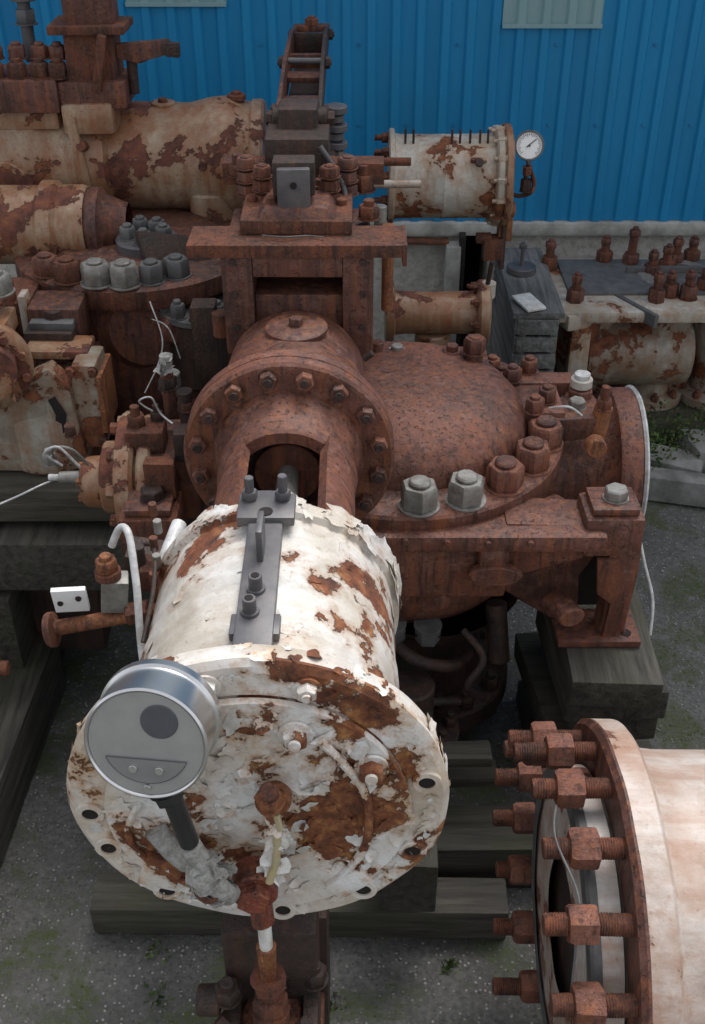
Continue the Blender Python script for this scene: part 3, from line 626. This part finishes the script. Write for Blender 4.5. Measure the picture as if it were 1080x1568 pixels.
b.cyl((-.37,1.98,.76),Z,.02,.05,M_greyn);b.box((-.30,2.05,.85),(.05,.05,.16),M_dark);b.cyl((-.26,2.0,.88),Z,.018,.05,M_rust)
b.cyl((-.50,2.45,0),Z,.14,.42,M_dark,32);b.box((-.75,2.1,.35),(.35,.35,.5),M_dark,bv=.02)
b.done(.003,8)

b=B('cream_pipe_spool')
b.lathe([(0,0),(.075,0),(.078,.004),(.078,.02),(.055,.024),(.052,.05),(.052,.22),(.075,.225),(.08,.23),(.08,.25),(.06,.256),(0,.26)],(.08,2.5,.70),X,M_cream,48)
b.circle((.31,2.5,.70),-X,Z,.068,8,lambda p,a:b.nut(p,-X,.018,.016,M_rust,.01))
b.cyl((.325,2.49,.77),(.1,-.1,1),.006,.07,M_dark,10);b.cyl((.33,2.5,.74),Z,.018,.04,M_cream2)
b.lathe([(0,0),(.09,0),(.09,.02),(.05,.025),(.05,.40),(.09,.42),(.09,.44),(0,.44)],(.20,2.62,.05),Z,M_cream,32)
b.cyl((.20,2.5,.10),Z,.045,.55,M_cream,24);b.cyl((.2,2.5,.02),Z,.11,.08,M_dark,30)
b.done(.0015,12)

# ================================================================== right rear castings + crate
b=B('valve_casting_on_pallet')
b.box((1.05,3.16,.475),(.92,.42,.035),M_cream2,bv=.008);b.box((1.05,3.20,.497),(.80,.26,.014),M_gasket,bv=.003);b.tubeh((1.0,3.2,.498),Z,.08,.12,.012,M_greyn,36)
b.box((.66,3.0,.46),(.10,.10,.05),M_cream2,(0,0,20),bv=.01);b.box((.82,3.02,.48),(.014,.24,.04),M_gasket,(0,0,30));b.box((1.1,3.22,.51),(.5,.014,.03),M_gasket)
for i,(x_,y_,h_) in enumerate(((.66,3.03,.05),(.62,3.28,.06),(.80,3.32,.05),(.88,3.30,.12),(.90,3.03,.06),(.95,3.07,.03),(1.0,3.05,.05),(1.06,3.1,.03),(1.10,3.05,.05),(1.02,3.3,.06),(1.08,3.33,.04),(.98,3.25,.05),(1.15,3.0,.06),(1.2,3.25,.06),(1.3,3.1,.05),(.93,3.22,.04))):
    b.nut((x_,y_,.49),Z,.046,.04,M_rust if i%3 else M_prim2,h_*.5,M_rust);b.nut((x_,y_,.49+.04+h_*.5),Z,.03,.02,M_prim2,.01,washer=False)
for x_ in (.68,.92,1.12,1.32):
    b.lathe([(0,.12),(.10,.12),(.105,.125),(.105,.15),(.07,.16),(.065,.24),(.085,.30),(.10,.40),(.10,.46)],(x_+.03,3.12,0),Z,M_cast,36)
    b.circle((x_+.03,3.12,.15),Z,X,.088,8,lambda p,a:b.nut(p,Z,.022,.018,M_rust,.01))
b.lathe([(0,0),(.10,0),(.11,.02),(.11,.30),(.10,.32),(0,.32)],(.72,3.10,.30),X,M_cast,40);b.box((.68,2.99,.36),(.06,.05,.2),M_cream2,bv=.01)
b.box((1.0,3.15,.09),(1.0,.40,.06),M_woodx);b.box((1.0,3.0,.03),(.9,.08,.06),M_woodx)
b.done(.003,8)
b=B('wooden_crate')
for i in range(7):
    b.box((.475,3.15,.14+i*.055),(.018,.50,.048),M_woodg,(0,random.uniform(-2,2),random.uniform(-1,1)),bv=.002)
    b.box((.535,2.905,.14+i*.055),(.12,.018,.046),M_woodg,(0,random.uniform(-1,1),0),bv=.002)
for y_ in (2.925,3.15,3.38):
    for x_ in (.492,.585): b.box((x_,y_,.28),(.022,.04,.46),M_woodg,bv=.002)
b.box((.535,3.15,.505),(.15,.5,.018),M_woodg,bv=.002);b.box((.51,2.95,.525),(.06,.10,.008),M_flake,(3,0,20));b.box((.53,3.15,.30),(.10,.44,.34),M_woody)
b.cyl((.52,3.2,.515),Z,.045,.02,M_grey);b.cyl((.52,3.2,.53),Z,.006,.08,M_grey);b.nut((.52,3.2,.59),Z,.02,.014,M_grey)
b.done(.002,10)

# ================================================================== timbers
def timber(name,parts):
    b=B(name)
    for c,s,m,r in parts: b.box(c,s,m,r,bv=.006)
    return b.done(.006,7)
timber('timber_support_stack',[((.50,1.66,.385),(.17,.34,.07),M_woody,(0,0,-2)),((.505,1.68,.312),(.20,.30,.07),M_woody,(0,0,3)),((.52,1.70,.245),(.16,.30,.06),M_woody,(0,0,-4)),((.50,1.74,.175),(.24,.28,.07),M_woodx,(0,0,5)),((.50,1.74,.10),(.14,.30,.07),M_woody,(0,0,0)),((.52,1.74,.03),(.26,.28,.06),M_woodx,(0,0,2))])
timber('timber_sleepers',[((.10,1.40,.06),(.66,.11,.12),M_woodx,(0,0,1)),((-.10,1.28,.04),(.78,.08,.08),M_woodx,(0,0,-1)),((.11,1.50,.20),(.10,.60,.13),M_woody,(0,0,-2)),((-.30,1.60,.20),(.12,.50,.13),M_woody,(0,0,3)),((-.30,1.62,.38),(.14,.3,.22),M_woody,(0,0,0)),((.19,1.50,.16),(.20,.05,.03),M_woodx,(0,0,2)),((.20,1.46,.26),(.14,.05,.025),M_woodx,(0,0,1))])
timber('timber_beams',[((-.79,1.92,.56),(.62,.12,.08),M_woodm,(0,0,0)),((-.78,1.86,.44),(.66,.10,.12),M_woody,(0,0,0)),((-.80,1.95,.18),(.14,.3,.36),M_woody,(0,0,0)),((-.78,1.50,.08),(.16,.85,.16),M_woody,(0,0,-2)),((-.96,1.40,.13),(.12,.9,.26),M_woody,(0,0,-2))])
b=B('rusted_pipe_end')
b.cyl((-.82,1.55,.40),X,.05,.12,M_rust,24);b.nut((-.71,1.55,.40),X,.05,.03,M_rust,.02);b.cyl((-.88,1.55,.40),X,.09,.04,M_dark,30)
b.box((-.85,1.55,.28),(.10,.12,.20),M_dark);b.done()

# ================================================================== ground
def ground():
    b=B('ground')
    m,nt,bs=newmat('asphalt')
    co=coords(nt)
    n1=noise_n(nt,co,3,6,.6);n2=noise_n(nt,co,90,5,.7);n3=noise_n(nt,co,3.5,9,.78,.4)
    vo=N(nt,'ShaderNodeTexVoronoi');vo.inputs['Scale'].default_value=120;nt.links.new(co,vo.inputs['Vector'])
    col=mix(nt,ramp(nt,n2,[(.35,0),(.65,1)]),(.06,.06,.059),(.165,.162,.157))
    col=mix(nt,ramp(nt,n1,[(.45,0),(.7,.5)]),col,(.18,.175,.165))
    col=mix(nt,ramp(nt,noise_n(nt,co,1.6,6,.6),[(.40,.55),(.56,0)]),col,(.034,.032,.029))
    vs=N(nt,'ShaderNodeSeparateColor');nt.links.new(vo.outputs['Color'],vs.inputs[0])
    chip=mth(nt,'MULTIPLY',ramp(nt,vs.outputs[0],[(.66,0),(.74,1)]),ramp(nt,vo.outputs['Distance'],[(.22,1),(.42,0)]))
    col=mix(nt,mth(nt,'MULTIPLY',chip,.75),col,(.42,.415,.40))
    chd=mth(nt,'MULTIPLY',ramp(nt,vs.outputs[1],[(.66,0),(.76,1)]),ramp(nt,vo.outputs['Distance'],[(.22,1),(.42,0)]))
    col=mix(nt,mth(nt,'MULTIPLY',chd,.65),col,(.03,.03,.03))
    mo=mth(nt,'MULTIPLY',ramp(nt,n3,[(.49,0),(.56,1)]),ramp(nt,n2,[(.38,.15),(.56,1)]))
    col=mix(nt,mo,col,(.055,.072,.020))
    nt.links.new(col,bs.inputs['Base Color']);bs.inputs['Roughness'].default_value=.7
    h=mth(nt,'ADD',mth(nt,'MULTIPLY',chip,.6),n2);bump(nt,bs,h,.9,.007)
    b.mi(m)
    def vv(x,y):
        z=0
        if abs(x)<6 and -2<y<6: z=noise.noise(V((x*1.3,y*1.3,0)))*.012+noise.noise(V((x*9,y*9,3)))*.003-.005
        return b.bm.verts.new((x,y,z))
    xs=[-40,-12,-6]+[-3+i*.06 for i in range(101)]+[6,12,40]
    ys=[-40,-8]+[-1+i*.06 for i in range(80)]+[8,40]
    g=[[vv(x,y) for x in xs] for y in ys]
    for j in range(len(ys)-1):
        for i in range(len(xs)-1): b.face([g[j][i],g[j][i+1],g[j+1][i+1],g[j+1][i]],0)
    return b.done(0)
ground()
b=B('gravel')
ms=plain('stone_chip',(.38,.375,.36),(.10,.095,.09),.8,scale=40)
b.mi(ms)
for i in range(1700):
    x_=random.uniform(-1.1,1.3);y_=random.uniform(.4,3.3);r=random.uniform(.0015,.004)*(2 if random.random()<.05 else 1)
    bmesh.ops.create_icosphere(b.bm,subdivisions=1,radius=r,matrix=Matrix.Translation((x_,y_,r*.2))@Euler((random.random()*3,random.random()*3,0)).to_matrix().to_4x4()@Matrix.Diagonal((1,random.uniform(.6,1),random.uniform(.4,.8),1)))
b.done(.003,80)
b=B('concrete_kerb')
mc=plain('old_concrete',(.30,.30,.29),(.13,.128,.118),.85,scale=12,bs_=.6,bd=.006)
b.box((.95,2.72,.04),(.62,.07,.08),mc,(0,0,-14),bv=.012);b.box((.92,2.86,.04),(.30,.10,.08),mc,(4,0,-25),bv=.015);b.box((1.15,2.9,.05),(.26,.16,.10),mc,(0,3,10),bv=.02);b.box((.78,2.93,.03),(.12,.09,.06),mc,(4,0,35),bv=.015)
b.done(.012,9)
b=B('weeds')
mg=plain('weed_leaf',(.055,.10,.022),(.12,.18,.045),.6,scale=25,bs_=0)
mg2=plain('weed_leaf_dark',(.025,.055,.014),(.06,.09,.022),.6,scale=25,bs_=0)
def leafclump(x0,y0,z0,rad,n,h=.05):
    for i in range(n):
        a=random.random()*6.28;r=rad*random.random()**.6
        o=V((x0+r*math.cos(a),y0+r*math.sin(a),z0+random.random()*h));l=random.uniform(.006,.018)
        d=V((random.uniform(-1,1),random.uniform(-1,1),random.uniform(.1,1.1))).normalized();x_,y_,z_=frame(d)
        k=b.mi(mg if random.random()<.6 else mg2)
        p=[o-x_*l*.05,o+d*l*.5+x_*l*.3+y_*l*.08,o+d*l,o+d*l*.5-x_*l*.3+y_*l*.08]
        b.face([b.bm.verts.new(q) for q in p],k)
for i in range(110): leafclump(random.uniform(.48,1.5),random.uniform(2.80,3.40),0,random.uniform(.04,.11),120,random.uniform(.02,.14))
for i in range(22): leafclump(random.uniform(.75,1.15),random.uniform(2.76,2.98),.02,.05,130,.16)
for i in range(10): leafclump(random.uniform(-.5,.5),random.uniform(.95,1.3),0,random.uniform(.01,.03),25,.004)
b.done(0)

# ================================================================== building
b=B('cladding')
m,nt,bs=newmat('blue_cladding')
cs=coords(nt,(14,14,.7));c0=coords(nt)
st=noise_n(nt,cs,2,5,.6);n0=noise_n(nt,c0,2.5,6,.6)
col=mix(nt,ramp(nt,st,[(.35,0),(.7,1)]),(.001,.19,.42),(.003,.235,.49))
col=mix(nt,mth(nt,'MULTIPLY',ramp(nt,n0,[(.42,0),(.7,1)]),.4),col,(.012,.18,.35))
nt.links.new(col,bs.inputs['Base Color']);bs.inputs['Roughness'].default_value=.6
m2,nt2,bs2=newmat('rooflight_panel')
n_=noise_n(nt2,coords(nt2,(6,6,1)),3,5,.6);nt2.links.new(mix(nt2,n_,(.16,.30,.33),(.26,.40,.42)),bs2.inputs['Base Color']);bs2.inputs['Roughness'].default_value=.4
def corr(x0,x1,z0,z1,y0,mat,p=.075,d=.011):
    k=b.mi(mat);n=int(round((x1-x0)/p));pts=[]
    for i in range(n+1):
        x=x0+i*p
        pts+=[(x,y0),(x+p*.52,y0),(x+p*.62,y0-d),(x+p*.90,y0-d)]
    pts=[q for q in pts if q[0]<=x1+1e-6]
    A_=[b.bm.verts.new((x,y,z0)) for x,y in pts];C_=[b.bm.verts.new((x,y,z1)) for x,y in pts]
    for i in range(len(pts)-1): b.face([A_[i],A_[i+1],C_[i+1],C_[i]],k)
corr(-6,6,.55,3.6,3.55,m)
for xx,zz in ((.45,1.155),(-.675,1.215)): corr(xx,xx+.30,zz,2.6,3.546,m2);b.box((xx+.15,3.535,zz),(.30,.004,.012),m2,bv=0)
ms2=plain('fixing_cap',(.01,.20,.45),(.01,.12,.3),.5)
for i in range(-60,60):
    x=i*.075+.02
    if i%2==0: b.cyl((x,3.549,.86),-Y,.005,.004,ms2,8)
    if i%4==0: b.cyl((x,3.549,1.10),-Y,.005,.004,ms2,8)
cl=b.done(0,angle=20)
b=B('plinth')
mr=plain('roughcast_render',(.60,.59,.55),(.40,.385,.34),.9,scale=45,bs_=.9,bd=.008)
mr2=plain('roughcast_grey',(.46,.455,.43),(.24,.235,.22),.9,scale=14,bs_=.8,bd=.006)
b.box((-2.62,3.66,.26),(6.0,.22,.52),mr,bv=.01);b.box((3.46,3.67,.26),(6.0,.22,.52),mr,bv=.01)
b.box((.2,3.655,.525),(11.9,.26,.045),mr2,bv=.01)
b.box((.335,3.50,.24),(.05,.06,.50),mr2,bv=.006);b.box((.365,3.50,.26),(.02,.05,.52),M_dark_fill,bv=.0);b.box((.20,3.52,.49),(.24,.04,.012),M_rust)
pl=b.done(.006,6)
b=B('roof')
b.box((0,5.5,3.62),(12.4,4.2,.08),M_grey);rf=b.done()
b=B('walls')
b.box((0,7.4,1.8),(12,.1,3.6),mr2);b.box((-5.95,5.5,1.8),(.1,3.7,3.6),mr2);b.box((5.95,5.5,1.8),(.1,3.7,3.6),mr2);wl=b.done()
group('blue_industrial_shed',[cl,pl,rf,wl])

# ================================================================== light, camera
w=bpy.data.worlds.new('World');sc.world=w;w.use_nodes=True
nt=w.node_tree;bg=nt.nodes['Background']
sky=N(nt,'ShaderNodeTexSky');sky.sky_type='NISHITA';sky.sun_disc=False
el=58
sky.sun_elevation=R(el);sky.air_density=1;sky.dust_density=4
hs=N(nt,'ShaderNodeHueSaturation');hs.inputs['Saturation'].default_value=.2;hs.inputs['Value'].default_value=1.8
nt.links.new(sky.outputs[0],hs.inputs['Color']);nt.links.new(hs.outputs[0],bg.inputs['Color']);bg.inputs['Strength'].default_value=.15
L=bpy.data.lights.new('sun','SUN');L.energy=1.3;L.angle=R(24);L.color=(1,.97,.93)
lo=bpy.data.objects.new('sun',L);sc.collection.objects.link(lo)
az=R(25)
sd=V((math.sin(az)*math.cos(R(el)),math.cos(az)*math.cos(R(el)),math.sin(R(el))))
lo.rotation_euler=sd.to_track_quat('Z','Y').to_euler()
sky.sun_rotation=az
cam=bpy.data.cameras.new('camera');co=bpy.data.objects.new('camera',cam);sc.collection.objects.link(co)
co.location=(0,0,1.85);co.rotation_euler=(R(55),0,0)
cam.sensor_fit='VERTICAL';cam.sensor_height=24;cam.lens=24*1681/1568
cam.clip_end=200;cam.clip_start=.05
sc.camera=co
sc.view_settings.view_transform='Standard';sc.view_settings.look='None';sc.view_settings.exposure=0
